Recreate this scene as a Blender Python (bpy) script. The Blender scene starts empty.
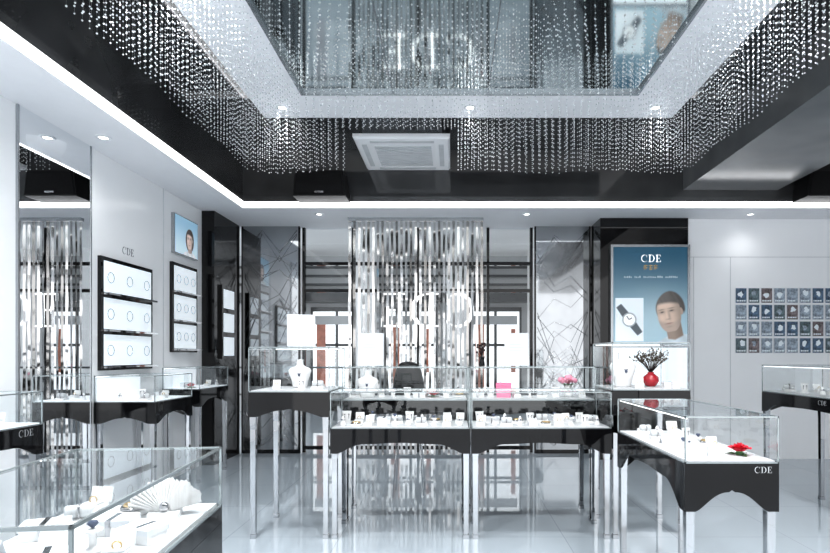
import bpy, math, random
from mathutils import Vector, Matrix
random.seed(7)
PI = math.pi
C = bpy.context.scene.collection
F = 560.0; CH = 1.30          # focal length in px, camera height
def X(px, d): return (px-452)*d/F
def Z(py, d): return CH+(355-py)*d/F

# ------------------------------------------------------------------ materials
def mat(name, col, rough=.5, metal=0, emit=0, ecol=None, noise=0, nscale=8, spec=None, coat=0):
    m = bpy.data.materials.new(name); m.use_nodes = True
    nt = m.node_tree; b = nt.nodes['Principled BSDF']
    b.inputs['Base Color'].default_value = (*col, 1)
    b.inputs['Roughness'].default_value = rough
    b.inputs['Metallic'].default_value = metal
    if coat: b.inputs['Coat Weight'].default_value = coat
    if spec is not None: b.inputs['Specular IOR Level'].default_value = spec
    if emit:
        b.inputs['Emission Color'].default_value = (*(ecol or col), 1)
        b.inputs['Emission Strength'].default_value = emit
    if noise:
        tc = nt.nodes.new('ShaderNodeTexCoord'); n = nt.nodes.new('ShaderNodeTexNoise')
        n.inputs['Scale'].default_value = nscale
        r = nt.nodes.new('ShaderNodeValToRGB')
        r.color_ramp.elements[0].position = .3; r.color_ramp.elements[1].position = .7
        r.color_ramp.elements[0].color = (*[max(0, c*(1-noise)) for c in col], 1)
        r.color_ramp.elements[1].color = (*[min(1, c*(1+noise)) for c in col], 1)
        nt.links.new(tc.outputs['Object'], n.inputs['Vector'])
        nt.links.new(n.outputs['Fac'], r.inputs['Fac'])
        nt.links.new(r.outputs['Color'], b.inputs['Base Color'])
    return m

def glass_mat(name, tint, base=.05, k=.65):
    m = bpy.data.materials.new(name); m.use_nodes = True
    nt = m.node_tree; nt.nodes.clear()
    out = nt.nodes.new('ShaderNodeOutputMaterial'); mix = nt.nodes.new('ShaderNodeMixShader')
    t = nt.nodes.new('ShaderNodeBsdfTransparent'); g = nt.nodes.new('ShaderNodeBsdfGlossy')
    t.inputs['Color'].default_value = (*tint, 1); g.inputs['Roughness'].default_value = .01
    g.inputs['Color'].default_value = (.95, .98, 1, 1)
    lw = nt.nodes.new('ShaderNodeLayerWeight'); lw.inputs['Blend'].default_value = .5
    p = nt.nodes.new('ShaderNodeMath'); p.operation = 'POWER'; p.inputs[1].default_value = 4
    a = nt.nodes.new('ShaderNodeMath'); a.operation = 'MULTIPLY_ADD'
    a.inputs[1].default_value = k; a.inputs[2].default_value = base
    nt.links.new(lw.outputs['Facing'], p.inputs[0]); nt.links.new(p.outputs[0], a.inputs[0])
    nt.links.new(a.outputs[0], mix.inputs['Fac'])
    nt.links.new(t.outputs[0], mix.inputs[1]); nt.links.new(g.outputs[0], mix.inputs[2])
    nt.links.new(mix.outputs[0], out.inputs['Surface'])
    return m

def floor_mat():
    m = mat('floor_tile', (.6, .65, .7), .018)
    nt = m.node_tree; b = nt.nodes['Principled BSDF']
    tc = nt.nodes.new('ShaderNodeTexCoord'); br = nt.nodes.new('ShaderNodeTexBrick')
    br.offset = 0; br.inputs['Scale'].default_value = 1
    br.inputs['Brick Width'].default_value = .8; br.inputs['Row Height'].default_value = .8
    br.inputs['Mortar Size'].default_value = .0025
    br.inputs['Color1'].default_value = (.45, .51, .56, 1); br.inputs['Color2'].default_value = (.47, .53, .58, 1)
    br.inputs['Mortar'].default_value = (.33, .375, .41, 1)
    nt.links.new(tc.outputs['Object'], br.inputs['Vector'])
    nt.links.new(br.outputs['Color'], b.inputs['Base Color'])
    b.inputs['Specular IOR Level'].default_value = 1.0
    return m

def print_mat(name, emit):
    m = mat(name, (.5, .5, .5), .3, emit=emit); nt = m.node_tree; b = nt.nodes['Principled BSDF']
    a = nt.nodes.new('ShaderNodeVertexColor'); a.layer_name = 'Col'
    nt.links.new(a.outputs['Color'], b.inputs['Base Color']); nt.links.new(a.outputs['Color'], b.inputs['Emission Color'])
    return m

M = dict(
    white=mat('white_paint', (.86, .87, .89), .35, noise=.015, nscale=3),
    wall=mat('wall_panel', (.91, .92, .935), .18, noise=.012, nscale=2),
    soffit=mat('soffit_paint', (.92, .92, .945), .5, noise=.01),
    floor=floor_mat(),
    black=mat('black_lacquer', (.005, .005, .006), .04, noise=.2, nscale=4, spec=.40),
    blackceil=mat('black_ceiling', (.045, .046, .048), .045, noise=.35, nscale=1.5, spec=1.0),
    beamgrey=mat('beam_grey', (.15, .155, .16), .18, noise=.2, nscale=1.5, spec=.7),
    darkgrey=mat('dark_grey', (.07, .075, .08), .3, noise=.1),
    grille=mat('speaker_grille', (.008, .008, .009), .55, noise=.4, nscale=120, spec=.2),
    chrome=mat('chrome', (.55, .56, .575), .03, 1),
    edge=mat('glass_edge', (.34, .38, .39), .15, .6),
    strip=mat('strip_steel', (.60, .595, .59), .09, 1, noise=.08, nscale=9),
    stripd=mat('strip_steel_dark', (.38, .37, .36), .09, 1, noise=.10, nscale=9),
    steel=mat('grey_steel', (.42, .44, .46), .25, .8),
    mirror=mat('mirror', (.87, .885, .90), .005, 1),
    cmirror=mat('ceiling_mirror', (.72, .77, .77), .055, 1),
    glass=glass_mat('case_glass', (.97, .985, .985)),
    wglass=glass_mat('shop_glass', (.93, .95, .955), .03, .4),
    etched=mat('etched_mirror', (.38, .395, .41), .05, 1, noise=.08, nscale=3),
    deck=mat('white_leather', (.58, .595, .61), .5, noise=.02, nscale=20),
    deckglow=mat('glowing_deck', (.82, .86, .89), .4, emit=.22, ecol=(.90, .95, 1), noise=.01),  # emission stands in for the light inside the wall cases
    velvet=mat('white_velvet', (.76, .76, .76), .6, noise=.03, nscale=30),
    silver=mat('silver', (.42, .42, .43), .12, 1),
    gold=mat('gold', (.70, .52, .26), .2, .8, emit=.05),
    gem=mat('gem', (.10, .12, .18), .05, .3),
    led=mat('led', (1, 1, 1), .5, emit=1.0, ecol=(.96, .98, 1)),
    cove=mat('cove_strip', (1, 1, 1), .5, emit=1.3, ecol=(.99, .995, 1)),
    lamp=mat('lamp_lens', (1, 1, 1), .4, emit=4),
    bead=mat('crystal', (.80, .82, .84), .08, .25),
    red=mat('red_glaze', (.42, .012, .025), .12, noise=.1, coat=.5),
    rose=mat('rose_petal', (.62, .02, .05), .5, noise=.15, nscale=40),
    pink=mat('pink_paper', (.82, .24, .40), .45, noise=.05),
    pinkf=mat('pink_petal', (.80, .34, .45), .6, noise=.2, nscale=40),
    leaf=mat('leaf', (.05, .14, .05), .5, noise=.2, nscale=30),
    twig=mat('twig', (.030, .014, .014), .7, noise=.3, nscale=30),
    bud=mat('twig_leaf', (.07, .055, .035), .7, noise=.4, nscale=60),
    paper=mat('paper', (.72, .74, .77), .5, noise=.01),
    blackpad=mat('black_leather', (.010, .010, .011), .35, noise=.15, nscale=30, spec=.3),
    lightbox=mat('lightbox', (.80, .86, .91), .3, emit=.27, ecol=(.88, .95, 1)),
    glow=mat('lightbox_glow', (.86, .91, .95), .3, emit=.38, ecol=(.93, .97, 1)),
    lettw=mat('white_letter', (.95, .96, .98), .3, emit=.55, ecol=(1, 1, 1)),
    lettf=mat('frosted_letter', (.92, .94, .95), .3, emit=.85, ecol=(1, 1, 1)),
    lettp=mat('pale_print', (.50, .60, .66), .3, emit=.12, ecol=(.7, .8, .85)),
    letts=mat('silver_letter', (.62, .64, .66), .25, .6),
    grey=mat('grey_seam', (.60, .62, .64), .5, noise=.05),
    printw=mat('print_white', (.72, .78, .82), .4, emit=.1, noise=.04),
    printb=mat('print_blue', (.09, .15, .23), .3, noise=.6, nscale=30),
    printg=mat('print_green', (.12, .17, .19), .3, noise=.6, nscale=30),
    printr=mat('print_red', (.20, .165, .17), .3, noise=.6, nscale=30),
    printp=mat('print_pale', (.33, .39, .46), .3, noise=.5, nscale=30),
    poster=print_mat('poster_print', .28),
    mallwall=mat('mall_wall', (.44, .455, .47), .4, emit=.09, noise=.12, nscale=1),  # weak emission stands in for daylight in the mall
    mallcol=mat('mall_column_glow', (.78, .79, .80), .4, emit=.10, noise=.03, nscale=1),  # mall daylight put into the column colour as emission
    mallgrey=mat('mall_grey', (.07, .075, .08), .3, noise=.1),
    mallred=mat('mall_red', (.46, .17, .11), .4, noise=.30, nscale=6, emit=.10),  # red with a little emission for the mall daylight
    mallbright=mat('mall_lit', (.93, .95, .97), .4, emit=.70, noise=.10, nscale=3),
)

# ------------------------------------------------------------------ mesh helpers
class MB:
    def __init__(s): s.v = []; s.f = []; s.sm = []
    def add(s, vs, fs, smooth=False):
        o = len(s.v); s.v += [tuple(p) for p in vs]
        for f in fs: s.f.append([i+o for i in f]); s.sm.append(smooth)
        return s
    def box(s, x0, x1, y0, y1, z0, z1):
        v = [(x, y, z) for z in (z0, z1) for y in (y0, y1) for x in (x0, x1)]
        return s.add(v, [(0, 2, 3, 1), (4, 5, 7, 6), (0, 1, 5, 4), (2, 6, 7, 3), (0, 4, 6, 2), (1, 3, 7, 5)])
    def quad(s, a, b, c, d): return s.add([a, b, c, d], [(0, 1, 2, 3)])
    def lathe(s, prof, n=20, cx=0, cy=0, sx=1, sy=1):
        vs = []; fs = []
        for r, z in prof:
            for i in range(n):
                a = 2*PI*i/n; vs.append((cx+r*sx*math.cos(a), cy+r*sy*math.sin(a), z))
        for j in range(len(prof)-1):
            for i in range(n):
                k = (i+1) % n; fs.append((j*n+i, j*n+k, (j+1)*n+k, (j+1)*n+i))
        fs.append(tuple(reversed(range(n)))); fs.append(tuple((len(prof)-1)*n+i for i in range(n)))
        return s.add(vs, fs, True)
    def loft(s, rings, n=20):      # (z, rx, ry, cx, cy)
        vs = []; fs = []
        for z, rx, ry, cx, cy in rings:
            for i in range(n):
                a = 2*PI*i/n; vs.append((cx+rx*math.cos(a), cy+ry*math.sin(a), z))
        for j in range(len(rings)-1):
            for i in range(n):
                k = (i+1) % n; fs.append((j*n+i, j*n+k, (j+1)*n+k, (j+1)*n+i))
        fs.append(tuple(reversed(range(n)))); fs.append(tuple((len(rings)-1)*n+i for i in range(n)))
        return s.add(vs, fs, True)
    def tube(s, pts, r, n=6, closed=False, r1=None):
        P = [Vector(p) for p in pts]; L = len(P); vs = []; fs = []
        for i, p in enumerate(P):
            if closed: t = (P[(i+1) % L]-P[i-1])
            else: t = P[min(i+1, L-1)]-P[max(i-1, 0)]
            t.normalize()
            u = t.cross(Vector((0, 0, 1)))
            if u.length < .05: u = t.cross(Vector((1, 0, 0)))
            u.normalize(); w = t.cross(u)
            rr = r if r1 is None else r+(r1-r)*i/max(1, L-1)
            for k in range(n):
                a = 2*PI*k/n; vs.append(p+u*rr*math.cos(a)+w*rr*math.sin(a))
        for j in range(L if closed else L-1):
            for k in range(n):
                a, b = j*n+k, j*n+(k+1) % n; q = ((j+1) % L)*n
                fs.append((a, b, q+(k+1) % n, q+k))
        if not closed:
            fs.append(tuple(reversed(range(n)))); fs.append(tuple((L-1)*n+k for k in range(n)))
        return s.add(vs, fs, True)
    def ring(s, c, R, r, axis='z', n=20, m=6):
        pts = []
        for i in range(n):
            a = 2*PI*i/n; p, q = R*math.cos(a), R*math.sin(a)
            pts.append({'z': (c[0]+p, c[1]+q, c[2]), 'y': (c[0]+p, c[1], c[2]+q), 'x': (c[0], c[1]+p, c[2]+q)}[axis])
        return s.tube(pts, r, m, True)
    def ball(s, c, r, n=10, m=6, sz=1):
        return s.add(*MB.sph(c, r, n, m, sz), True)
    @staticmethod
    def sph(c, r, n, m, sz):
        vs = [(c[0], c[1], c[2]-r*sz)]; fs = []
        for j in range(1, m):
            b = -PI/2+PI*j/m
            for i in range(n):
                a = 2*PI*i/n; vs.append((c[0]+r*math.cos(b)*math.cos(a), c[1]+r*math.cos(b)*math.sin(a), c[2]+r*sz*math.sin(b)))
        vs.append((c[0], c[1], c[2]+r*sz)); T = len(vs)-1
        for i in range(n):
            k = (i+1) % n; fs.append((0, 1+k, 1+i)); fs.append((T, 1+(m-2)*n+i, 1+(m-2)*n+k))
            for j in range(m-2): fs.append((1+j*n+i, 1+j*n+k, 1+(j+1)*n+k, 1+(j+1)*n+i))
        return vs, fs
    def poly_xz(s, pts, y, th=0):
        n = len(pts)
        if not th: return s.add([(x, y, z) for x, z in pts], [tuple(range(n))])
        vs = [(x, y, z) for x, z in pts]+[(x, y+th, z) for x, z in pts]
        fs = [tuple(range(n)), tuple(reversed(range(n, 2*n)))]+[(i, i+n, (i+1) % n+n, (i+1) % n) for i in range(n)]
        return s.add(vs, fs)
    def rot(s, M4):
        s.v = [tuple(M4 @ Vector(p)) for p in s.v]; return s
    def build(s, name, m, parent=None, loc=None):
        me = bpy.data.meshes.new(name); me.from_pydata(s.v, [], s.f)
        me.polygons.foreach_set('use_smooth', s.sm); me.update()
        me.materials.append(m)
        o = bpy.data.objects.new(name, me); C.objects.link(o)
        if parent: o.parent = parent
        if loc: o.location = loc
        return o

def tag(o, label, cat, group=None, kind=None):
    o['label'] = label; o['category'] = cat
    if group: o['group'] = group
    if kind: o['kind'] = kind
    return o
def struct(o): o['kind'] = 'structure'; return o
def thing(name, label, cat, loc=(0, 0, 0), rz=0, group=None):
    o = bpy.data.objects.new(name, None); C.objects.link(o)
    o.location = loc; o.rotation_euler = (0, 0, rz); o.empty_display_size = .1
    return tag(o, label, cat, group)
def dup(root, loc, rz, label, group=None):
    r = root.copy(); C.objects.link(r); r.location = loc; r.rotation_euler = (0, 0, rz); r['label'] = label
    if group: r['group'] = group
    for ch in list(root.children):
        c = ch.copy(); C.objects.link(c); c.parent = r
        for g in ch.children:
            d = g.copy(); C.objects.link(d); d.parent = c
    return r
# serif capitals C, D, E drawn as flat strokes in the xz plane, unit height, facing -y
def serif(ch, th=.03):
    m = MB()
    def r(x0, x1, z0, z1): m.box(x0, x1, -th, 0, z0, z1)
    def arc(c0, r0, c1, r1, a0, a1, n=26):
        vs = []; fs = []
        for i in range(n+1):
            a = math.radians(a0+(a1-a0)*i/n)
            vs += [(c0[0]+r0[0]*math.cos(a), -th, c0[1]+r0[1]*math.sin(a)), (c1[0]+r1[0]*math.cos(a), -th, c1[1]+r1[1]*math.sin(a))]
        for i in range(n): fs.append((2*i, 2*i+1, 2*i+3, 2*i+2))
        m.add(vs, fs)
    if ch == 'C':
        arc((.45, .5), (.45, .51), (.52, .5), (.40, .45), 42, 318)
        r(.76, .80, .66, .97); r(.78, .81, .10, .20)
    elif ch == 'D':
        r(.12, .26, 0, 1); r(0, .4, .95, 1); r(0, .4, 0, .05)
        arc((.36, .5), (.50, .5), (.36, .5), (.35, .45), -90, 90)
    elif ch == 'E':
        r(.12, .26, 0, 1); r(0, .66, .95, 1); r(0, .70, 0, .05); r(.26, .5, .475, .525)
        r(.62, .66, .76, .95); r(.66, .70, .05, .25); r(.47, .50, .39, .61)
    return m
def cde(size, loc, rz, m, parent, name='lettering', split=None, th=.03):
    T = Matrix.Translation(loc) @ Matrix.Rotation(rz, 4, 'Z') @ Matrix.Scale(size, 4)
    out = MB()
    for i, ch in enumerate('CDE'):
        s = serif(ch, th); s.rot(T @ Matrix.Translation((-1.42+i*1.02, 0, -.5)))
        if split: s.build(split, m, parent)
        else: out.add(s.v, s.f)
    if not split: out.build(name, m, parent)
H = PI/2
# ------------------------------------------------------------------ the room
WL = -2.95; CZ = 3.0; DZ = 3.66; TZ = 3.49; SE = 6.43
struct(MB().box(-9, 9, -4, 16, -.1, 0).build('floor', M['floor']))
struct(MB().box(WL-.12, WL, -2.5, 7.6, 0, DZ+.1).build('wall_left', M['wall']))
struct(MB().box(5.6, 5.72, -2.5, 7.0, 0, DZ+.1).build('wall_right', M['wall']))
struct(MB().box(2.93, 5.72, 7.0, 7.12, 0, CZ).build('wall_back', M['wall']))
c = MB()
c.box(WL, -2.39, -2.5, SE, CZ, CZ+.06); c.box(WL, 5.6, SE, 7.6, CZ, CZ+.06); c.box(4.75, 5.6, -2.5, SE, CZ, CZ+.06)
struct(c.build('ceiling', M['soffit']))
struct(MB().box(WL, 5.6, -2.5, 7.6, DZ, DZ+.1).build('ceiling', M['blackceil']))
struct(MB().box(-2.45, -2.41, -2.5, SE+.04, CZ+.06, DZ).build('trim_5', M['blackceil']))
struct(MB().box(-2.41, 4.75, SE+.02, SE+.06, CZ+.06, DZ).build('trim_6', M['blackceil']))
struct(MB().box(4.77, 4.81, -2.5, SE+.04, CZ+.06, DZ).build('trim_7', M['blackceil']))
c = MB()
c.box(-2.41, -2.385, -2.5, SE, CZ-.006, CZ+.06); c.box(-2.41, 4.75, SE-.005, SE+.02, CZ-.006, CZ+.06); c.box(4.745, 4.77, -2.5, SE, CZ-.006, CZ+.06)
struct(c.build('trim_1', M['cove']))
# suspended white tray
TX0, TX1, TY0, TY1 = -1.73, 2.03, 1.2, 5.17; IW = .46
c = MB()
c.box(TX0, TX0+IW, TY0, TY1, TZ, DZ); c.box(TX1-IW, TX1, TY0, TY1, TZ, DZ)
c.box(TX0+IW, TX1-IW, TY1-IW, TY1, TZ, DZ); c.box(TX0+IW, TX1-IW, TY0, TY0+IW, TZ, DZ)
struct(c.build('ceiling', M['soffit']))
# grey beam at the right and pillars
struct(MB().box(2.66, 3.75, -2.5, SE+.02, 3.2, DZ).build('trim_2', M['beamgrey']))
struct(MB().box(WL, -2.80, 6.6, 7.38, 0, CZ).build('wall_pillar_left', M['black']))
struct(MB().box(1.84, 2.93, 6.95, 7.5, 0, CZ).build('wall_pillar_right', M['black']))
# panel seams on the walls
c = MB()
for y in (4.57, 5.72): c.box(WL, WL+.004, y-.006, y+.006, 0, CZ)
c.box(2.95, 5.6, 6.997, 7.0, 2.52, 2.528)
for x in (3.02, 3.48): c.box(x-.004, x+.004, 6.997, 7.0, 0, 2.52)
struct(c.build('trim_3', M['grey']))
# storefront
w = struct(MB().quad((-1.98, 7.5, .12), (1.06, 7.5, .12), (1.06, 7.5, CZ), (-1.98, 7.5, CZ)).build('window_1', M['wglass']))
c = MB()
for x in (-1.98, -1.32, -.45, .48, 1.06): c.box(x-.018, x+.018, 7.47, 7.53, 0, CZ)
for z in (.06, 2.16, 2.52): c.box(-1.98, 1.06, 7.475, 7.525, z-.022, z+.022)
c.build('window_frame', M['black'], w)
def etched(x0, x1, lab):
    t = thing('etched_mirror_panel', lab, 'mirror panel', ((x0+x1)/2, 7.4, 0), group=None)
    hw = (x1-x0)/2
    MB().box(-hw, hw, 0, .03, .05, CZ-.001).build('panel', M['etched'], t)
    f = MB()
    for i in range(30):
        z = random.uniform(.2, 2.7); a = random.choice((1, -1))*random.uniform(.8, 3.0)
        x = -hw*.95; pts = [(x, 0-.004, z)]
        for k in range(3):
            x += hw*1.9/3; z2 = min(2.95, max(.1, pts[-1][2]+a*hw*.6*random.uniform(.5, 1.3)*(1 if k != 1 else -.6)))
            pts.append((x, -.004, z2))
        f.tube(pts, random.uniform(.002, .0036), 4)
    f.build('etched_pattern', M['silver'], t)
    f = MB().box(-hw-.02, -hw, -.01, .03, 0, CZ-.001).box(hw, hw+.02, -.01, .03, 0, CZ-.001).box(-hw, hw, -.01, .03, 0, .05)
    f.build('frame', M['black'], t)
etched(-2.76, -2.03, 'dim mirror panel etched with fine angular lines beside the left black pillar')
etched(1.11, 1.81, 'dim mirror panel etched with fine angular lines beside the poster pillar')
# mall beyond the glass
struct(MB().box(-9, 9, 13, 13.2, 0, 4.2).build('wall_mall', M['mallwall']))
struct(MB().box(-9, 9, 8.5, 13, 3.6, 3.7).build('ceiling', M['mallcol']))
c = MB().box(-9, 9, 12.6, 13, 2.50, 2.70)
for z in (1.05, .55): c.box(-9, 9, 10.4, 10.46, z, z+.035)
for z in (2.9, 3.1, 3.3): c.box(-9, 9, 12.9, 13, z, z+.05)
struct(c.build('trim_4', M['mallgrey']))
for i, x in enumerate((-3.5, -1.9, .1, 1.9, 3.6)):
    o = MB().box(x-.22, x+.22, 12.1, 12.5, 0, 3.6).build('mall_column', M['mallcol'])
    tag(o, 'white square column in the mall beyond the shop window, %s from left' % ('first', 'second', 'third', 'fourth', 'fifth')[i], 'column', 'mall columns')
for i, x in enumerate((-2.65, -.95, 1.0, 2.75)):
    t = thing('lit_shop_window', 'bright lit shopfront across the mall, %s from left between white columns' % ('first', 'second', 'third', 'fourth')[i], 'shopfront', (x, 12.9, 0), group='shopfronts across the mall')
    MB().box(-.55, .55, 0, .1, .5, 2.3).build('pane', M['mallbright'], t)
    MB().box(-.6, -.55, -.02, .1, 0, 2.4).box(.55, .6, -.02, .1, 0, 2.4).box(-.6, .6, -.02, .1, 2.3, 2.4).box(-.03, .03, -.02, 0, 0, 2.3).box(-.55, .55, -.02, 0, 1.5, 1.56).build('frame', M['mallgrey'], t)
    MB().box(-.55, .55, -.01, .1, 0, .5).build('base_panel', M['mallgrey'], t)
    MB().box(-.5, .5, -.03, 0, 2.0, 2.2).build('fascia', M['mallwall'], t)
    MB().box(-.46, -.26, -.025, 0, .55, 2.0).box(.36, .46, -.025, 0, .9, 1.9).build('red_panel', M['mallred'], t)

# left wall mirror
t = thing('wall_mirror', 'tall frameless mirror on the left wall beside the wall counter', 'mirror', (WL, 4.18, 0))
MB().box(.0, .012, -.38, .37, .02, CZ-.001).build('mirror_pane', M['mirror'], t)
MB().box(0, .016, -.395, -.38, 0, CZ-.001).box(0, .016, .37, .385, 0, CZ-.001).build('edge_strip', M['steel'], t)
# ceiling mirror, recessed in the tray
t = thing('ceiling_mirror', 'large square ceiling mirror in a grey frame inside the white tray', 'mirror', (0, 0, TZ))
a0, a1, b0, b1 = TX0+IW, TX1-IW, TY0+IW, TY1-IW
e = .018
MB().box(a0+e, a1-e, b0+e, b1-e, .018, .04).build('mirror_pane', M['cmirror'], t)
MB().box(a0, a0+e, b0, b1, -.008, .06).box(a1-e, a1, b0, b1, -.008, .06).box(a0+e, a1-e, b0, b0+e, -.008, .06).box(a0+e, a1-e, b1-e, b1, -.008, .06).build('frame', M['steel'], t)
MB().box(.30, .308, b0+e, b1-e, .012, .018).box(-.50, -.492, b0+e, b1-e, .012, .018).build('seam_strip', M['steel'], t)
# bead curtains
bd = MB()
def strand(x, y, L, top, step=.040, r=.0058):
    bd.tube([(x, y, top), (x, y, TZ-L)], .0002, 3)
    i = 0
    while True:
        z = TZ-L+i*step; i += 1
        if z > min(top, TZ+.08)-.01: break
        q = r*random.uniform(.75, 1.2); h = q*.6
        vs = [(x, y, z-q)]
        for zz, rr in ((z-h*.6, q*.85), (z+h*.6, q*.85)):
            vs += [(x+rr*math.cos(a*PI/2.5), y+rr*math.sin(a*PI/2.5), zz) for a in range(5)]
        vs.append((x, y, z+q))
        fs = []
        for a in range(5):
            b = (a+1) % 5
            fs += [(0, 1+b, 1+a), (1+a, 1+b, 6+b, 6+a), (11, 6+a, 6+b)]
        bd.add(vs, fs)
ACX = (-1.00, .05)
rows = [(-.43, .34, .24), (-.31, .38, .20), (-.20, .42, .16), (-.08, .45, .12), (.03, .48, .09), (.14, .44, 0), (.25, .38, 0)]
for row, (o, base, acl) in enumerate(rows):
    x0, x1, y0, y1 = TX0-o, TX1+o, TY0-o, TY1+o
    p = .062; tp = DZ if o > 0 else TZ
    n = int((x1-x0)/p); sh = (row % 2)*.5
    for i in range(n+1):
        x = min(x1, x0+(x1-x0)*(i+sh)/n); L = base+.016*math.sin(x*5.2+row*.8)+random.uniform(-.010, .010)
        if not ACX[0] < x < ACX[1]: strand(x, y1, L, tp)
        elif acl: strand(x, y1, acl, tp)
        if row == 4: strand(x, y0, L, tp)
    n = int((y1-y0)/p)
    for i in range(1, n):
        y = y0+(y1-y0)*(i+sh)/n; L = base+.016*math.sin(y*5.2+row*.8)+random.uniform(-.010, .010)
        strand(x0, y, L, tp); strand(x1, y, L, tp)
# short strands added under the mirror's far part, standing in for bead reflections
for row in range(10):
    y = b1-.07-row*.115
    n = int((a1-a0-.12)/.066)
    for i in range(n+1):
        x = a0+.06+(a1-a0-.12)*(i+(row % 2)*.5)/(n+.5)
        strand(x, y, .10+.03*math.sin(x*5.2+row*.9), TZ+.017, .042, .0060)
tag(bd.build('bead_curtain', M['bead']), 'crystal bead curtain hanging around the white ceiling tray', 'bead curtain', kind='stuff')

# air conditioner
t = thing('air_conditioner', 'white square ceiling cassette air conditioner below the black ceiling', 'air conditioner', (-.5, 5.99, 3.56))
S2 = 1.4142
MB().loft([(-.13, .46*S2, .46*S2, 0, 0), (-.11, .48*S2, .48*S2, 0, 0), (-.08, .48*S2, .48*S2, 0, 0)], 4).rot(Matrix.Rotation(PI/4, 4, 'Z')).build('panel', M['white'], t)
for p in t.children[0].data.polygons: p.use_smooth = False
MB().box(-.40, .40, -.40, .40, -.08, DZ-3.56).build('housing', M['steel'], t)
for k in range(4):
    MB().box(-.32, .32, -.415, -.365, -.134, -.130).rot(Matrix.Rotation(k*H, 4, 'Z')).build('louvre', M['grey'], t)
g = MB()
for i in range(10): g.box(-.29, .29, -.28+i*.06, -.245+i*.06, -.138, -.130)
g.build('grille', M['grey'], t)
# speakers
def speaker(x, lab):
    t = thing('wall_speaker', lab, 'speaker', (x, SE-.14, 3.20))
    MB().poly_xz([(-.29, -.15), (.29, -.15), (.26, .13), (-.26, .13)], -.14, .28).build('cabinet', M['blackpad'], t)
    MB().poly_xz([(-.27, -.135), (.27, -.135), (.245, .115), (-.245, .115)], -.152, .012).build('grille', M['grille'], t)
    MB().box(-.05, .05, .14, .16, -.05, .05).build('bracket', M['steel'], t)
    MB().box(-.05, .05, -.156, -.152, -.12, -.10).build('badge', M['silver'], t)
speaker(-1.46, 'black loudspeaker mounted on the ceiling step, left of the air conditioner')
speaker(4.2, 'black loudspeaker mounted on the ceiling step at the right')

# downlights
spots = [(-2.72, 4.37, CZ, 'in the left soffit by the mirror'), (-2.72, 2.4, CZ, 'in the left soffit near the front'),
         (-1.6, 6.75, CZ, 'in the back soffit, left of the strip curtain'), (.9, 6.75, CZ, 'in the back soffit, right of the strip curtain'), (3.6, 6.75, CZ, 'in the back soffit above the photo cards'),
         (-1.50, 4.95, TZ, 'at the left far corner of the white tray'), (.16, 4.95, TZ, 'in the middle of the far side of the white tray'), (1.8, 4.95, TZ, 'at the right far corner of the white tray'),
         (-1.5, 3.2, TZ, 'on the left side of the white tray'), (1.8, 3.2, TZ, 'on the right side of the white tray')]
def spotlight(x, y, z, e, ang=150):
    l = bpy.data.lights.new('spot', 'SPOT'); l.energy = e; l.spot_size = math.radians(ang); l.spot_blend = 1; l.shadow_soft_size = .14
    l.color = (1, 1, 1)
    o = bpy.data.objects.new('spot', l); C.objects.link(o); o.location = (x, y, z-.03)
for x, y, z, s in spots:
    t = thing('ceiling_downlight', 'small round recessed downlight '+s, 'downlight', (x, y, z))
    MB().lathe([(.034, 0), (.055, 0), (.055, -.006), (.036, -.010), (.034, 0)], 24).build('trim_ring', M['white'], t)
    MB().lathe([(.034, -.004), (.02, -.007)], 20).build('lens', M['lamp'], t)
    spotlight(x, y, z, (6 if x > 3 else 10) if z == CZ else (50 if y > 4 else 130))
for x, y in ((-1.5, 1.42), (.16, 1.42), (1.8, 1.42)): spotlight(x, y, TZ, 280)  # strong lamps without fixtures, added out of view to brighten the room
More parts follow.
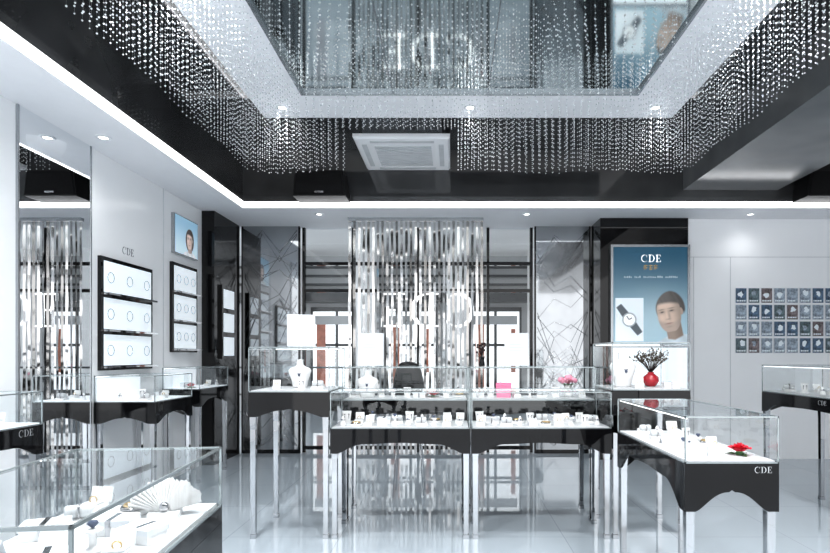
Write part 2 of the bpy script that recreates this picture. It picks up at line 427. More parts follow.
# ------------------------------------------------------------------ showcases
def counter(w, d, h, gh, loc, rz, label, group, logo=None, drop=.125, led=True, sides='fblr', deck='deck'):
    t = thing('display_counter', label, 'showcase', (loc[0], loc[1], 0), rz, group)
    hw, hd = w/2, d/2; zb = h-gh
    ht = zb-.07
    for sx in (-1, 1):
        for sy in (-1, 1):
            x, y = sx*(hw-.028), sy*(hd-.028); m = MB(); secs = []
            for z, b in ((0, .020), (.030, .020), (.032, .016), (ht*.8, .019), (ht, .025)):
                secs.append([(x+i*b, y+j*b, z) for i, j in ((-1, -1), (1, -1), (1, 1), (-1, 1))])
            vs = [p for s_ in secs for p in s_]; n_ = len(secs)
            fs = [(3, 2, 1, 0), tuple((n_-1)*4+k for k in range(4))]
            for q in range(n_-1):
                for k in range(4): fs.append((q*4+k, q*4+(k+1) % 4, (q+1)*4+(k+1) % 4, (q+1)*4+k))
            m.add(vs, fs).build('leg', M['chrome'], t)
    MB().box(-hw, hw, -hd, hd, zb-.07, zb).build('base', M['black'], t)
    def prof(L):
        n = 120; pts = []; k1 = min(.24, L*.46); q0 = .058 if L > .6 else .078
        for i in range(n+1):
            u = i/n; e = min(u, 1-u)*L
            if e < .045: q = drop
            elif e < k1: s = (e-.045)/(k1-.045); q = q0+(drop-q0)*(.5+.5*math.cos(PI*s**.75))
            else: s = (e-k1)/max(.02, L/2-k1); q = q0-.010*math.sin(min(1, s)*H)**2
            pts.append((-L/2+u*L, zb-.05-q))
        return pts
    ap = MB()
    for L, o, ang in ((w, hd, 0), (w, hd, PI), (d, hw, H), (d, hw, -H)):
        p = prof(L); m = MB()
        m.poly_xz([(L/2, zb-.05), (-L/2, zb-.05)]+p, 0, .014)
        T = Matrix.Rotation(ang, 4, 'Z') @ Matrix.Translation((0, -o-.0005, 0))
        m.rot(T); ap.add(m.v, m.f)
    ap.build('apron', M['black'], t)
    MB().box(-hw+.012, hw-.012, -hd+.012, hd-.012, zb, zb+.012).build('deck', M[deck], t)
    e = .004
    MB().quad((-hw+e, -hd+e, h), (hw-e, -hd+e, h), (hw-e, hd-e, h), (-hw+e, hd-e, h)).build('glass_top', M['glass'], t)
    for s, x0, y0, x1, y1 in (('f', -1, -1, 1, -1), ('r', 1, -1, 1, 1), ('b', 1, 1, -1, 1), ('l', -1, 1, -1, -1)):
        if s in sides:
            MB().quad((x0*(hw-e), y0*(hd-e), zb), (x1*(hw-e), y1*(hd-e), zb), (x1*(hw-e), y1*(hd-e), h), (x0*(hw-e), y0*(hd-e), h)).build('glass_side', M['glass'], t)
    f = MB(); k = .0030
    for sx in (-1, 1):
        for sy in (-1, 1): f.box(sx*(hw-k)-k, sx*(hw-k)+k, sy*(hd-k)-k, sy*(hd-k)+k, zb, h)
    for z in (zb+k, h-k):
        for sy in (-1, 1): f.box(-hw, hw, sy*(hd-k)-k, sy*(hd-k)+k, z-k, z+k+.001)
        for sx in (-1, 1): f.box(sx*(hw-k)-k, sx*(hw-k)+k, -hd, hd, z-k, z+k+.001)
    f.build('edge_frame', M['edge'], t)
    if led:
        if w >= d: MB().box(-hw+.02, hw-.02, hd-.018, hd-.010, h-.014, h-.008).build('light_strip', M['led'], t)
        else: MB().box(-hw+.010, -hw+.018, -hd+.02, hd-.02, h-.014, h-.008).build('light_strip', M['led'], t)
    if logo:
        side, u = logo
        if side == 'front': cde(.028, (u, -hd-.001, zb-.028), 0, M['letts'], t)
        elif side == 'right': cde(.040, (hw+.001, u, zb-.034), H, M['letts'], t)
        else: cde(.034, (-hw-.001, u, zb-.034), -H, M['letts'], t)
    return dict(t=t, w=w, d=d, zb=zb+.012, h=h, loc=loc, rz=rz)
def at(c, u, v, top=False):
    a = c['rz']; return (c['loc'][0]+u*math.cos(a)-v*math.sin(a), c['loc'][1]+u*math.sin(a)+v*math.cos(a), (c['h']+.002) if top else c['zb'])
IS = 'island showcases'; WS = 'wall showcases'
FL = counter(.985, .41, 1.04, .26, (-.365, 4.145), 0, 'black and chrome glass counter, left one of the front island row', IS, sides='blr')
FR = counter(.985, .41, 1.04, .26, (.63, 4.145), 0, 'black and chrome glass counter, right one of the front island row', IS, sides='blr')
BL = counter(.985, .41, 1.205, .26, (-.365, 4.57), 0, 'taller glass counter directly behind the left front island counter', IS, sides='blr')
BR = counter(.985, .41, 1.205, .26, (.63, 4.57), 0, 'taller glass counter directly behind the right front island counter', IS, sides='blr')
TL = counter(.57, .57, 1.357, .32, (-1.15, 4.23), 0, 'tall square glass showcase at the left end of the island', IS, sides='blr')
TR = counter(.55, .55, 1.39, .34, (1.405, 4.22), 0, 'tall square glass showcase holding the red vase at the right end of the island', IS, sides='blr')
RC = counter(.42, 1.02, 1.025, .21, (1.25, 3.01), 0, 'glass counter running toward the camera from the right end of the island', IS, logo=('front', .14), sides='br', drop=.165)
FG = counter(.42, .80, 1.02, .18, (-.87, 1.29), math.radians(5.9), 'nearest glass counter in the lower left foreground', IS, led=False)
WN = counter(.46, .95, 1.08, .20, (-2.71, 2.92), 0, 'wall showcase at the left edge of the photo', WS, logo=('right', .34), deck='deckglow')
WA = counter(.50, .66, 1.13, .22, (-2.685, 4.92), 0, 'wall showcase under the nearer three tier lit wall panel', WS, sides='blr', deck='deckglow')
WB = counter(.38, .72, 1.17, .22, (-2.74, 6.02), 0, 'wall showcase farther along the left wall, before the black pillar', WS, sides='blr', deck='deckglow')
FRT = counter(.55, 1.30, 1.21, .24, (3.08, 4.42), 0, 'glass showcase standing alone at the right edge below the photo cards', WS, logo=('left', -.18))
# back panels of the wall cases, case light put in as emission
for c_ in (WN, WA, WB):
    hw, hd = c_['w']/2, c_['d']/2
    MB().box(-hw+.012, -hw+.020, -hd+.014, hd-.014, c_['zb'], c_['h']-.024).build('glowing_back_panel', M['deckglow'], c_['t'])

# ------------------------------------------------------------------ jewellery props
CACHE = {}
def build_item(kind, loc, rz, label, cat, group):
    t = thing(kind, label, cat, loc, rz, group)
    if kind == 'necklace_bust':
        MB().loft([(0, .05, .03, 0, 0), (.012, .054, .034, 0, 0), (.05, .06, .036, 0, 0), (.10, .078, .04, 0, -.003), (.13, .086, .038, 0, 0), (.148, .072, .034, 0, .004), (.16, .040, .029, 0, .007), (.172, .026, .024, 0, .009), (.20, .023, .021, 0, .012), (.212, .025, .023, 0, .012), (.214, .012, .012, 0, .012)], 24).build('bust', M['velvet'], t)
        pts = []
        for i in range(28):
            a = 2*PI*i/28; q = (1-math.cos(a))/2
            pts.append((.030*math.sin(a)*(1+.5*q*(1-q)*4), .036-.078*q, .176-.070*q))
        MB().tube(pts, .003, 6, True).build('necklace', M['silver'], t)
        MB().ball((0, -.046, .098), .009, 8, 6, 1.3).build('pendant', M['gem'], t)
    elif kind == 'ring_cone':
        MB().lathe([(.020, 0), (.018, .008), (.013, .025), (.007, .050), (.002, .057)], 18).build('cone', M['velvet'], t)
        MB().ring((0, 0, .034), .0130, .0020).build('ring', M['silver'], t)
        MB().ball((0, -.015, .036), .005, 8, 5).build('stone', M['gem'], t)
    elif kind == 'ring_box':
        MB().box(-.026, .026, -.025, .025, 0, .022).build('box', M['velvet'], t)
        MB().box(-.026, .026, -.007, .007, 0, .042).rot(Matrix.Translation((0, .030, .021)) @ Matrix.Rotation(-.25, 4, 'X')).build('lid', M['velvet'], t)
        MB().box(-.022, .022, -.021, .021, .022, .027).build('cushion', M['deck'], t)
        MB().ring((0, 0, .033), .010, .002, 'y').build('ring', M['gold'], t)
    elif kind == 'bracelet_pillow':
        MB().add([(-.038, -.034, 0), (.038, -.034, 0), (.038, .03, 0), (-.038, .03, 0), (.038, .03, .028), (-.038, .03, .028), (.038, -.034, .007), (-.038, -.034, .007)],
                 [(3, 2, 1, 0), (0, 1, 6, 7), (7, 6, 4, 5), (5, 4, 2, 3), (1, 2, 4, 6), (3, 0, 7, 5)]).build('wedge', M['velvet'], t)
        MB().loft([(-.034, .014, .011, 0, 0), (-.028, .018, .015, 0, 0), (.028, .018, .015, 0, 0), (.034, .014, .011, 0, 0)], 16).rot(Matrix.Translation((0, .0, .034)) @ Matrix.Rotation(H, 4, 'Y')).build('pillow', M['deck'], t)
        MB().ring((0, 0, .034), .020, .003, 'x').build('bracelet', M['silver'], t)
    elif kind == 'earring_stand':
        MB().box(-.024, .024, -.015, .015, 0, .006).build('foot', M['velvet'], t)
        MB().poly_xz([(-.020, .006), (.020, .006), (.027, .070), (-.027, .070)], 0, .004).build('plate', M['velvet'], t)
        for s in (-1, 1): MB().ball((s*.012, -.004, .05), .005, 8, 5).tube([(s*.012, -.004, .046), (s*.012, -.004, .026)], .002, 5).build('earring', M['silver'], t)
    elif kind == 'bangle_disc':
        MB().lathe([(.040, 0), (.042, .004), (.040, .010), (.030, .012)], 24).build('disc', M['velvet'], t)
        MB().ring((0, 0, .016), .030, .004).build('bangle', M['silver'], t)
        MB().ring((.004, 0, .023), .027, .003).build('bangle', M['gold'], t)
    elif kind == 'jewel_pedestal':
        MB().lathe([(.020, 0), (.020, .006), (.008, .010), (.008, .040), (.020, .046), (.020, .050)], 18).build('pedestal', M['velvet'], t)
        MB().lathe([(.002, .051), (.012, .062), (.009, .068), (.004, .069)], 8).build('gem', M['gem'], t)
    elif kind == 'pleated_fan':
        vs = []; fs = []; n = 44; T = Matrix.Rotation(-.6, 4, 'X')
        for j in range(5):
            r = .018+.080*j/4
            for i in range(n+1):
                a = math.radians(12+156*i/n); q = .007*(.3+j/4)*(1 if i % 2 else -1); rr = r+(.006 if (i//4) % 2 and j == 4 else 0)
                vs.append(T @ Vector((rr*math.cos(a), q, rr*math.sin(a))))
        for j in range(4):
            for i in range(n): fs.append((j*(n+1)+i, j*(n+1)+i+1, (j+1)*(n+1)+i+1, (j+1)*(n+1)+i))
        vs = [(v[0], v[1], v[2]+.012) for v in vs]
        MB().add(vs, fs).build('pleats', M['velvet'], t)
        MB().box(-.04, .04, -.02, .05, 0, .014).build('foot', M['velvet'], t)
        MB().ball((0, 0, .028), .014, 10, 6).build('knot', M['silver'], t)
    elif kind == 'rose':
        pb = MB()
        for L in range(4):
            for i in range(3+L):
                a = 2*PI*i/(3+L)+L*.6; rr = .008+.0085*L; vs = []; fs = []
                for p in range(5):
                    for q in range(4):
                        b = a+(p-2)*.42*(1.1-.1*L); z = .012+q*.012-.0022*L*q; r = rr*(.55+.2*q)+(.003*L if q == 3 else 0)
                        vs.append((r*math.cos(b), r*math.sin(b), z+.006-(abs(p-2)*.0025 if q == 3 else 0)))
                for p in range(4):
                    for q in range(3): fs.append((p*4+q, (p+1)*4+q, (p+1)*4+q+1, p*4+q+1))
                pb.add(vs, fs, True)
        pb.build('petals', M['rose'], t)
        lf = MB()
        for i in range(3):
            a = i*2.1+.4; ca, sa = math.cos(a), math.sin(a)
            lf.add([(0, 0, .004), (.03*ca-.014*sa, .03*sa+.014*ca, .010), (.058*ca, .058*sa, .002), (.03*ca+.014*sa, .03*sa-.014*ca, .010)], [(0, 1, 2, 3)])
        lf.lathe([(.016, 0), (.018, .008), (.008, .02)], 12).build('leaves', M['leaf'], t)
    elif kind == 'folded_card':
        MB().add([(-.03, -.018, 0), (.03, -.018, 0), (.03, 0, .045), (-.03, 0, .045), (.03, .018, 0), (-.03, .018, 0)], [(0, 1, 2, 3), (3, 2, 4, 5)]).build('card', M['paper'], t)
        MB().add([(-.02, -.0135, .012), (.02, -.0135, .012), (.02, -.0095, .022), (-.02, -.0095, .022)], [(0, 1, 2, 3)]).build('printed_line', M['grey'], t)
    elif kind == 'gift_box':
        MB().box(-.045, .045, -.032, .032, 0, .024).build('box', M['velvet'], t)
        MB().box(-.048, .048, -.035, .035, .024, .038).build('lid', M['paper'], t)
        MB().box(-.006, .006, -.036, .036, .0, .0395).build('ribbon', M['silver'], t)
    elif kind == 'pink_bag':
        m = MB(); m.add([(-.055, -.025, 0), (.055, -.025, 0), (.055, .025, 0), (-.055, .025, 0), (-.062, -.03, .115), (.062, -.03, .115), (.062, .03, .115), (-.062, .03, .115)],
              [(3, 2, 1, 0), (0, 1, 5, 4), (1, 2, 6, 5), (2, 3, 7, 6), (3, 0, 4, 7)]); m.build('bag', M['pink'], t)
        for s in (-1, 1): MB().tube([(.026*math.cos(PI*i/8), s*.028, .113+.045*math.sin(PI*i/8)) for i in range(9)], .0025, 6).build('handle', M['paper'], t)
    elif kind == 'pink_bouquet':
        MB().lathe([(.025, 0), (.030, .02), (.022, .06), (.028, .08), (.024, .078)], 16).build('vase', M['velvet'], t)
        b = MB()
        for i in range(24):
            a = random.uniform(0, 2*PI); q = random.uniform(0, 1); r = .05*math.sqrt(q)
            b.ball((r*math.cos(a), r*math.sin(a), .13-.5*r+random.uniform(-.01, .01)), random.uniform(.012, .019), 8, 6)
        b.build('blooms', M['pinkf'], t)
        b = MB()
        for i in range(10):
            a = i*.63; b.add([(0, 0, .075), (.04*math.cos(a)-.01*math.sin(a), .04*math.sin(a)+.01*math.cos(a), .085), (.07*math.cos(a), .07*math.sin(a), .092), (.04*math.cos(a)+.01*math.sin(a), .04*math.sin(a)-.01*math.cos(a), .085)], [(0, 1, 2, 3)])
        b.build('leaves', M['leaf'], t)
    return t
CATS = dict(necklace_bust='bust', ring_cone='ring stand', ring_box='ring box', bracelet_pillow='bracelet stand', earring_stand='earring stand', pleated_fan='fan', rose='flower', folded_card='card', gift_box='box', pink_bag='gift bag', pink_bouquet='flowers', bangle_disc='bangle stand', jewel_pedestal='jewel stand')
DESC = dict(necklace_bust='white necklace bust', ring_cone='white ring cone', ring_box='open white ring box', bracelet_pillow='white bracelet pillow', earring_stand='white earring stand', pleated_fan='pleated white fan', rose='red rose bloom', folded_card='folded white card', gift_box='white gift box', pink_bag='small pink gift bag', pink_bouquet='small pink flower bouquet', bangle_disc='stacked bangles on white disc', jewel_pedestal='dark gem pedestal')
PLUR = {'stacked bangles on white disc': 'bangle discs', 'open white ring box': 'open white ring boxes', 'white gift box': 'white gift boxes'}
ORD = ['first', 'second', 'third', 'fourth', 'fifth', 'sixth', 'seventh', 'eighth', 'ninth', 'tenth', 'eleventh', 'twelfth']
def fill(c, desc, items, order='from left', sc=1.0):
    items = sorted(items, key=lambda i: i[1]) if order == 'from left' else sorted(items, key=lambda i: -i[2])
    tot = {}
    for it in items: tot[it[0]] = tot.get(it[0], 0)+1
    cnt = {}
    for it in items:
        k, u, v = it[:3]; rz = it[3] if len(it) > 3 else random.uniform(-.25, .25)
        n = cnt.get(k, 0); cnt[k] = n+1
        lab = DESC[k]+((', %s %s' % (ORD[n], order)) if tot[k] > 1 else '')+' in '+desc
        loc = at(c, u, v); grp = PLUR.get(DESC[k], DESC[k]+'s')+' in '+desc if tot[k] > 1 else None
        if k in CACHE:
            o = dup(CACHE[k], loc, rz, lab)
            if grp: o['group'] = grp
            elif 'group' in o: del o['group']
        else: o = CACHE[k] = build_item(k, loc, rz, lab, CATS[k], grp)
        q = sc*random.uniform(.92, 1.12); o.scale = (q, q, q)
R = random.uniform
def row(kinds, w, v):
    n = len(kinds); return [(k, -w/2+.07+(w-.14)*i/(n-1), v+R(-.02, .02)) for i, k in enumerate(kinds)]
k1 = ['ring_cone', 'bangle_disc', 'ring_box', 'folded_card', 'jewel_pedestal', 'ring_cone', 'bracelet_pillow', 'jewel_pedestal', 'ring_box', 'ring_cone']
k2 = ['earring_stand', 'ring_box', 'jewel_pedestal', 'gift_box', 'bracelet_pillow', 'earring_stand', 'ring_cone', 'bangle_disc', 'earring_stand', 'ring_box']
fill(FL, 'the left front island counter', row(k1, .985, -.10)+row(k2, .985, .06), sc=1.15)
k1 = ['ring_box', 'jewel_pedestal', 'bracelet_pillow', 'ring_cone', 'folded_card', 'bangle_disc', 'ring_box', 'jewel_pedestal', 'earring_stand', 'ring_cone']
k2 = ['earring_stand', 'gift_box', 'ring_cone', 'bangle_disc', 'earring_stand', 'bracelet_pillow', 'jewel_pedestal', 'ring_box', 'earring_stand', 'bracelet_pillow']
fill(FR, 'the right front island counter', row(k1, .985, -.10)+row(k2, .985, .06), sc=1.15)
fill(BL, 'the left taller back counter', row(['bracelet_pillow', 'necklace_bust', 'ring_box', 'jewel_pedestal', 'earring_stand', 'gift_box', 'rose', 'earring_stand', 'bangle_disc'], .985, -.02), sc=1.05)
fill(BR, 'the right taller back counter', row(['gift_box', 'earring_stand', 'pink_bag', 'ring_box', 'jewel_pedestal', 'bracelet_pillow', 'earring_stand', 'pink_bouquet', 'ring_box'], .985, -.02), sc=1.1)
fill(TL, 'the tall left island showcase', [('necklace_bust', -.02, .08, .1), ('bracelet_pillow', .15, -.06), ('ring_box', -.15, -.08), ('earring_stand', .05, -.14)], sc=1.1)
fill(TR, 'the tall showcase with the red vase', [('necklace_bust', -.13, -.04, .15), ('ring_box', -.05, -.17), ('gift_box', .17, -.19)], sc=1.1)
fill(RC, 'the counter running toward the camera', [('bracelet_pillow', -.08, .38), ('ring_box', .08, .34), ('ring_cone', -.06, .24), ('earring_stand', .05, .10, .3), ('folded_card', -.10, .0), ('bangle_disc', .09, -.06), ('ring_cone', -.06, -.18), ('ring_box', .06, -.22), ('rose', .11, -.36), ('folded_card', -.02, -.40), ('jewel_pedestal', -.13, -.30), ('jewel_pedestal', .02, -.12), ('bracelet_pillow', -.10, .14)], 'from the far end', sc=1.05)
fill(FG, 'the foreground counter', [('pleated_fan', .10, .25, .3), ('gift_box', -.12, .10, .4), ('ring_box', -.12, .32), ('bracelet_pillow', -.10, .21, .5), ('bangle_disc', .0, .30), ('gift_box', .03, .12, .15), ('gift_box', .13, .05, -.3), ('folded_card', -.03, -.02), ('ring_box', .13, -.08), ('jewel_pedestal', .05, -.02), ('gift_box', .02, -.14, .5), ('bracelet_pillow', -.12, -.16), ('gift_box', .10, -.20, .1), ('gift_box', .0, -.32, .2), ('folded_card', -.15, -.05)], 'from the far end')
fill(WN, 'the wall showcase at the left edge', [('ring_box', .04, .36), ('gift_box', -.06, .22), ('bracelet_pillow', .08, .12)], 'from the far end')
fill(WA, 'the wall showcase under the nearer lit panel', [('gift_box', .02, .22), ('ring_box', .14, .02), ('earring_stand', -.08, .08, .4), ('bracelet_pillow', .10, -.20), ('ring_cone', -.10, -.22)], 'from the far end', sc=1.1)
fill(WB, 'the wall showcase before the black pillar', [('rose', .06, -.28), ('ring_box', .06, .1), ('gift_box', -.06, -.10), ('ring_cone', .1, .26)], 'from the far end', sc=1.1)
fill(FRT, 'the showcase at the right edge', [('bracelet_pillow', -.12, .50), ('ring_box', .08, .40), ('earring_stand', -.12, .28), ('gift_box', .05, .14), ('ring_cone', -.14, .02), ('ring_box', -.05, -.14)], 'from the far end', sc=1.15)

# red vase with twigs
p = at(TR, .10, .02)
t = thing('flower_vase', 'round red vase of bushy dark twigs inside the tall right showcase', 'vase', p)
MB().lathe([(.028, 0), (.042, .010), (.060, .042), (.056, .072), (.030, .094), (.021, .102), (.028, .110), (.020, .108)], 24).build('vase', M['red'], t)
tw = MB(); lv = MB()
for i in range(52):
    a = R(0, 2*PI); s = R(.02, .145); q = R(.12, .21)
    b = (s*.45*math.cos(a), s*.45*math.sin(a), .10+q*.42); e = (s*math.cos(a), s*math.sin(a), .09+q*(1-.25*(s/.15)**2))
    tw.tube([(0, 0, .10), b, e], .0018, 4, r1=.0011)
    for k in range(4):
        u = R(.35, .98); m = Vector(b).lerp(Vector(e), u); v = m+Vector((R(-.02, .02), R(-.02, .02), R(-.004, .018)))
        tw.tube([m, v], .0013, 4, r1=.0008)
        lv.ball(v, R(.0032, .0058), 5, 4, 1.4)
tw.build('twigs', M['twig'], t); lv.build('small_leaves', M['bud'], t)
# dark dried flowers
p = at(BR, -.38, .12, True)
t = thing('dried_flowers', 'dark dried flower bunch in a slim vase on the right taller back counter', 'vase', p)
MB().lathe([(.022, 0), (.026, .01), (.02, .05), (.024, .08), (.020, .078)], 18).build('vase', M['black'], t)
tw = MB()
for i in range(26):
    a = R(0, 2*PI); s = R(.0, .045); q = R(.11, .19)
    tw.tube([(0, 0, .07), (s*math.cos(a), s*math.sin(a), q)], .0015, 4); tw.ball((s*math.cos(a), s*math.sin(a), q), .010, 6, 4)
tw.build('flowers', M['twig'], t)
# paper signs on the cases
def sign(c, u, v, w, h, rz, lab):
    t = thing('sign_holder', lab, 'sign', at(c, u, v, True), rz, None)
    MB().box(-w/2, w/2, -.04, .04, 0, .006).build('foot', M['glass'], t)
    T = Matrix.Translation((0, .0, .006)) @ Matrix.Rotation(-.14, 4, 'X')
    MB().box(-w/2, w/2, 0, .004, 0, h).rot(T).build('sheet', M['paper'], t)
    g = MB()
    for i in range(4): g.box(-w*.30, w*(.30-.12*(i % 2)), -.002, 0, h*(.35+.10*i), h*(.35+.10*i)+.004)
    g.rot(T).build('printed_lines', M['grey'], t)
sign(TL, .0, .05, .21, .25, .35, 'white paper sign standing on the tall left island showcase')
sign(BL, -.30, .0, .21, .27, .0, 'white paper sign standing on the left taller back counter')
sign(BR, -.10, .0, .20, .27, .0, 'white paper sign standing on the right taller back counter')
# chair behind the island
def chair(x, y, lab):
    t = thing('tub_chair', lab, 'chair', (x, y, 0), PI)
    MB().lathe([(.08, .74), (.15, .75), (.155, .80), (.13, .825), (.05, .83)], 24).build('seat', M['blackpad'], t)
    b = MB(); vs = []; fs = []; n = 14
    for j in range(8):
        for i in range(n+1):
            a = PI*(.12+.76*i/n); q = abs(i/n-.5)*2; r = .15+.01*j/7
            z = .80+(.44*(1-q**3*.6))*j/7; vs.append((r*math.cos(a), r*math.sin(a), z))
    for j in range(7):
        for i in range(n): fs.append((j*(n+1)+i, j*(n+1)+i+1, (j+1)*(n+1)+i+1, (j+1)*(n+1)+i))
    b.add(vs, fs, True); o = b.build('backrest', M['blackpad'], t)
    s = o.modifiers.new('s', 'SOLIDIFY'); s.thickness = .03
    for sx in (-1, 1):
        for sy in (-1, 1): MB().tube([(sx*.14, sy*.14, 0), (sx*.09, sy*.09, .76)], .006, 8).build('leg', M['chrome'], t)
chair(-.40, 5.25, 'black high tub chair behind the left taller back counter')

# strip curtain
t = thing('strip_curtain', 'hanging curtain of narrow twisted steel strips before the shop window', 'curtain', (-.45, 6.95, 0))
MB().box(-.84, .84, -.03, .03, 2.96, 3.0).build('header_rail', M['steel'], t)
NS = 29
for i in range(NS):
    x = -.82+1.64*i/(NS-1); ph = R(0, 2*PI); k = R(9, 12); sk = R(-.45, .45); vs = []; fs = []; n = 150
    for j in range(n+1):
        z = .06+2.90*j/n; a = sk+.12*math.sin(k*z+ph); w = .0158+.0015*math.sin(k*z*1.7+ph)
        dx, dy = w*math.cos(a), w*math.sin(a); ox = .003*math.sin(k*z+ph)
        vs += [(x+ox-dx, -dy, z), (x+ox+dx, dy, z)]
    for j in range(n): fs.append((2*j, 2*j+1, 2*j+3, 2*j+2))
    MB().add(vs, fs, True).build('strip', M['stripd'] if i % 3 == 1 else M['strip'], t)
# reversed letters
t = thing('window_lettering', 'large pale shop letters facing the window, seen reversed behind the strip curtain', 'sign', (-.33, 7.08, 1.87))
cde(.43, (0, 0, 0), PI, M['lettf'], t, split='letter', th=.06)
MB().box(-.62, .62, -.004, .004, .225, .24).box(-.50, -.496, -.002, .002, .24, 1.13).box(.496, .50, -.002, .002, .24, 1.13).build('hanging_rail', M['steel'], t)

# ------------------------------------------------------------------ printed pictures (vertex coloured sheets)
def sst(a, b, x):
    t = min(1, max(0, (x-a)/(b-a))); return t*t*(3-2*t)
def mixc(a, b, f): return tuple(p+(q-p)*f for p, q in zip(a, b))
def gs(x, y, cx, cy, sx, sy): return math.exp(-((x-cx)/sx)**2-((y-cy)/sy)**2)
def nz(x, y): return .5+.25*math.sin(x*37+3*math.sin(y*11))+.25*math.sin(x*61-y*23+2*math.sin(x*17))
def portrait(bg, x, y, hairc, skin, shirt, long=False, turn=0.0):
    col = bg
    # shoulders
    top = -1.12-.22*abs(x)-.10*x*x
    m = sst(-.05, .05, top-y)*sst(2.3, 1.5, abs(x))
    col = mixc(col, tuple(c*(.88+.12*math.sin(x*6+y*3)) for c in shirt), m)
    if long:
        m = sst(1.05, .98, math.hypot((x)/.95, (y+.05)/1.25)); col = mixc(col, tuple(c*(.8+.4*nz(x*.3, y*.1)) for c in hairc), m)
    # neck
    m = sst(.46, .40, abs(x-.06))*sst(-1.55, -1.42, y+abs(x)*-.3)*sst(-.5, -.6, y)
    col = mixc(col, tuple(c*(.58-.15*sst(-.1, .4, x)) for c in skin), m)
    # hair cap
    m = sst(1.06, .94, math.hypot((x-.08)/.80, (y-.26)/(.90+.06*math.sin(x*2.2+.5))))*sst(-.25, .05, y)
    col = mixc(col, tuple(c*(.86+.28*nz(x*.35+.2*y, y*.25))*(1.20-.5*sst(-.3, .8, x)) for c in hairc), m)
    # ear
    m = sst(1.1, .9, math.hypot((x-.70+turn*.5)/.10, (y-.0)/.20)); col = mixc(col, tuple(c*.66 for c in skin), m)
    # face
    wd = .64 if y > -.1 else .64*math.sqrt(max(0, 1-((y+.1)/.93)**2*.93))
    if y > .25: wd = .64-.20*sst(.25, .95, y)
    hl = .56-.12*x-.20*x*x
    cx = -turn*.25*sst(.4, -.9, y)
    m = sst(wd+.04, wd-.04, abs(x-cx+turn*.25))*sst(-1.03, -.97, y)*sst(hl+.12, hl-.08, y)
    xs = x+turn
    sh = 1.0-.42*sst(.05, .62, x)-.12*sst(-.42, -.70, x)
    sh -= .32*(gs(xs, y, -.27, .13, .17, .10)+gs(xs, y, .27, .13, .19, .10))
    sh += .14*gs(xs, y, -.34, -.16, .2, .2)+.12*gs(xs, y, -.04, -.08, .05, .25)+.12*gs(xs, y, -.1, .45, .4, .15)
    sh -= .28*gs(xs, y, .10, -.12, .06, .22)+.32*gs(xs, y, .0, -.30, .13, .035)+.20*gs(xs, y, 0, -.72, .18, .05)
    f = tuple(c*sh for c in skin)
    f = mixc(f, (.10, .08, .07), .65*gs(xs, y, -.28, .27, .17, .03)+.65*gs(xs, y, .28, .27, .19, .03))
    f = mixc(f, (.03, .03, .035), min(1, .95*gs(xs, y, -.26, .13, .09, .035)+.95*gs(xs, y, .26, .13, .10, .035)))
    f = mixc(f, (.42, .22, .19), .55*gs(xs, y, 0, -.56, .20, .06)); f = mixc(f, (.14, .06, .06), .75*gs(xs, y, 0, -.53, .20, .02))
    if not long: f = mixc(f, (.24, .21, .20), .34*sst(-.32, -.55, y+.12*math.cos(x*4)))
    return mixc(col, f, m)
def sheet(name, fn, u0, u1, v0, v1, nu, nv, mp, m, parent):
    vs = []; fs = []; cols = []
    for j in range(nv+1):
        for i in range(nu+1):
            u = u0+(u1-u0)*i/nu; v = v0+(v1-v0)*j/nv
            vs.append(mp(u, v)); cols += [*[min(1, max(0, q)) for q in fn(u, v)], 1]
    for j in range(nv):
        for i in range(nu):
            a = j*(nu+1)+i; fs.append((a, a+1, a+nu+2, a+nu+1))
    o = MB().add(vs, fs).build(name, m, parent)
    at_ = o.data.color_attributes.new('Col', 'FLOAT_COLOR', 'POINT'); at_.data.foreach_set('color', cols)
    return o
t = thing('poster_lightbox', 'blue lit poster of a man on the right black pillar', 'poster', (0, 6.95, 0))
px0, px1, pz0, pz1 = 1.985, 2.90, 1.43, 2.63
def poster_fn(x, z):
    g = sst(1.45, 2.62, z)
    bg = mixc((.38, .54, .62), (.02, .09, .15), g**.75)
    bg = mixc(bg, (.54, .67, .73), .40*gs(x, z, 2.50, 1.75, .35, .3))
    hx, hz = (x-2.685)/.225, (z-1.815)/.225
    a = .20; hx, hz = hx*math.cos(a)+hz*math.sin(a), -hx*math.sin(a)+hz*math.cos(a)
    col = portrait(bg, hx, hz, (.115, .105, .10), (.56, .44, .37), (.62, .71, .77), turn=.15)
    if 2.01 < x < 2.36 and 1.47 < z < 2.00:           # inset watch picture at the left
        q = mixc((.86, .90, .93), (.70, .78, .82), sst(1.5, 2.0, z)*.7)
        c_, s_ = math.cos(.65), math.sin(.65); u = (x-2.185)*c_+(z-1.735)*s_; v = -(x-2.185)*s_+(z-1.735)*c_
        q = mixc(q, (.56, .63, .67), .6*gs(u, v, .03, -.05, .11, .2))
        bw = .050-.08*abs(v)**1.2
        q = mixc(q, (.10, .12, .14), sst(bw+.006, bw-.004, abs(u))*sst(.225, .21, abs(v)))
        r = math.hypot(u, v); q = mixc(q, (.36, .39, .42), sst(.092, .084, r)); q = mixc(q, (.90, .92, .93), sst(.073, .067, r))
        q = mixc(q, (.05, .05, .07), sst(.008, .004, abs(u))*sst(0, .004, v)*sst(.058, .054, v)); q = mixc(q, (.05, .05, .07), sst(.008, .004, abs(v))*sst(0, .004, u)*sst(.042, .038, u))
        col = q
    return col
MB().box(px0, px1, -.045, 0, pz0, pz1).build('light_case', M['steel'], t)
sheet('picture', poster_fn, px0, px1, pz0, pz1, 150, 196, lambda u, v: (u, -.05, v), M['poster'], t)
f = MB().box(px0-.03, px0, -.06, 0, .85, pz1+.03).box(px1, px1+.03, -.06, 0, .85, pz1+.03).box(px0, px1, -.06, 0, pz1, pz1+.03).box(px0, px1, -.06, 0, pz0-.04, pz0).box(px0, px1, -.06, 0, .85, .88)
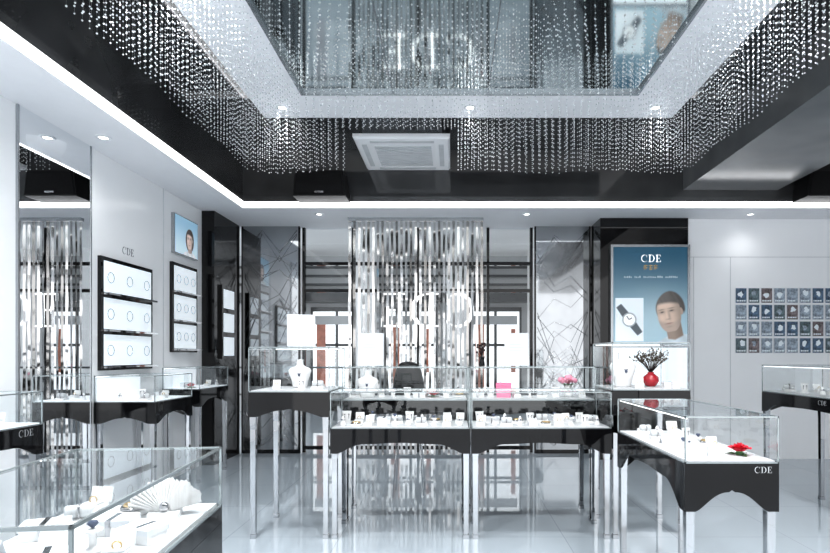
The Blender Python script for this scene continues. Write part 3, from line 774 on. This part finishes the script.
f.build('frame', M['steel'], t)
MB().box(px0, px1, -.05, 0, .88, pz0-.04).build('lower_light_panel', M['glow'], t)
cde(.088, (2.455, -.051, 2.49), 0, M['lettw'], t)
g = MB()
for i in range(3):
    x = 2.362+i*.062
    g.box(x, x+.048, -.053, -.051, 2.397, 2.405).box(x, x+.048, -.053, -.051, 2.370, 2.378).box(x+.020, x+.028, -.053, -.051, 2.352, 2.415)
    if i != 1: g.box(x, x+.007, -.053, -.051, 2.352, 2.405)
    else: g.box(x+.004, x+.044, -.053, -.051, 2.350, 2.357)
g.build('small_characters', M['gold'], t)
g = MB()
for wd0, wd1 in ((2.12, 2.22), (2.25, 2.33), (2.36, 2.50), (2.53, 2.60), (2.63, 2.77)):
    x = wd0
    while x < wd1:
        w = R(.006, .016); g.box(x, x+w, -.053, -.051, 2.25, 2.25+R(.014, .026)); x += w+.009
g.build('printed_line', M['lettp'], t)

# photo cards on the right wall
pm = ['printb', 'printp', 'printg', 'printp', 'printr', 'printb', 'printp']
for r in range(4):
    for cidx in range(8):
        x = X(735, 7.0)+cidx*.160; z = Z(288, 7)-r*.208
        t = thing('photo_card', 'small pale edged photo card, %s row from the top, %s column from the left' % (ORD[r], ORD[cidx]), 'photo card', (x, 7.0, z), 0, 'photo cards on the right wall')
        MB().box(0, .142, -.010, 0, -.190, 0).build('board', M['paper'], t)
        MB().box(.005, .137, -.012, -.010, -.185, -.005).build('picture', M[pm[(r*3+cidx*2) % 7]], t)
        g = MB(); cx = R(.055, .085); cz = -R(.06, .09)
        g.poly_xz([(cx+math.cos(q*PI/5)*R(.018, .044), cz+math.sin(q*PI/5)*R(.022, .048)) for q in range(10)], -.0125)
        g.build('highlight', M['printp'] if (r+cidx) % 3 == 1 else M['printw'], t)
        g = MB(); q = .014
        while q < .11: ww = R(.01, .03); g.box(q, min(q+ww, .126), -.014, -.012, -.170, -.152); q += ww+.006
        g.build('caption', M['printw'], t)

# lit display panels on left wall
def wall_panel(y0, y1, z0, z1, lab, n=3):
    t = thing('lit_wall_panel', lab, 'display panel', (WL, 0, 0), 0, 'lit wall display panels')
    MB().box(0, .03, y0, y1, z0, z1).build('backboard', M['black'], t)
    h = (z1-z0-.03)/n
    for i in range(n):
        a = z0+.03+i*h
        MB().box(.03, .036, y0+.035, y1-.035, a+.01, a+h-.035).build('light_panel', M['lightbox'], t)
        g = MB()
        for k in range(3):
            yy = y0+.12+(y1-y0-.24)*k/2; g.ring((.04, yy, a+h*.45), .045, .0025, 'x', 16, 4)
        g.build('necklace', M['silver'], t)
        MB().box(.03, .09, y0+.02, y1-.02, a-.012, a+.004).build('ledge', M['chrome'], t)
wall_panel(4.66, 5.46, 1.17, 2.13, 'black framed three tier lit panel on the left wall, nearer the mirror')
wall_panel(5.85, 6.42, 1.33, 2.28, 'black framed three tier lit panel on the left wall, nearer the black pillar')
t = thing('portrait_lightbox', 'small pale blue portrait lightbox high on the left wall above the farther lit panel', 'poster', (WL, 0, 0))
MB().box(0, .035, 5.88, 6.42, 2.38, 2.80).build('frame', M['steel'], t)
def small_fn(y, z):
    bg = mixc((.62, .77, .86), (.32, .52, .67), sst(2.4, 2.78, z))
    return portrait(bg, (y-6.22)/.10, (z-2.57)/.10, (.06, .045, .04), (.70, .55, .49), (.82, .86, .88), True, turn=.1)
sheet('picture', small_fn, 5.89, 6.41, 2.39, 2.79, 90, 70, lambda u, v: (.038, u, v), M['poster'], t)
t = thing('wall_lettering', 'small silver raised letters on the left wall above the nearer lit panel', 'sign', (WL, 5.10, 2.24))
cde(.065, (.001, 0, 0), H, M['steel'], t, split='letter')
# niche in left pillar
t = thing('lit_niche_shelf', 'narrow lit display case on the left black pillar', 'display case', (-2.80, 6.95, 0))
MB().box(0, .03, -.20, .20, 1.25, 2.15).build('case', M['black'], t)
for i in range(3): MB().box(.03, .035, -.16, .16, 1.29+i*.29, 1.52+i*.29).build('light_panel', M['lightbox'], t)

# ------------------------------------------------------------------ world, camera
wd = bpy.data.worlds.new('W'); bpy.context.scene.world = wd; wd.use_nodes = True
wd.node_tree.nodes['Background'].inputs[0].default_value = (.98, .987, 1, 1)
wd.node_tree.nodes['Background'].inputs[1].default_value = 1.52
cam = bpy.data.cameras.new('Camera'); co = bpy.data.objects.new('Camera', cam); C.objects.link(co)
co.location = (0, 0, CH); co.rotation_euler = (H, 0, 0)
cam.sensor_width = 36; cam.lens = F/830*36; cam.shift_x = -37/830; cam.shift_y = 78.5/830; cam.clip_start = .05
bpy.context.scene.camera = co
bpy.context.scene.view_settings.view_transform = 'Standard'
bpy.context.scene.view_settings.exposure = .66
bpy.context.scene.view_settings.gamma = .88
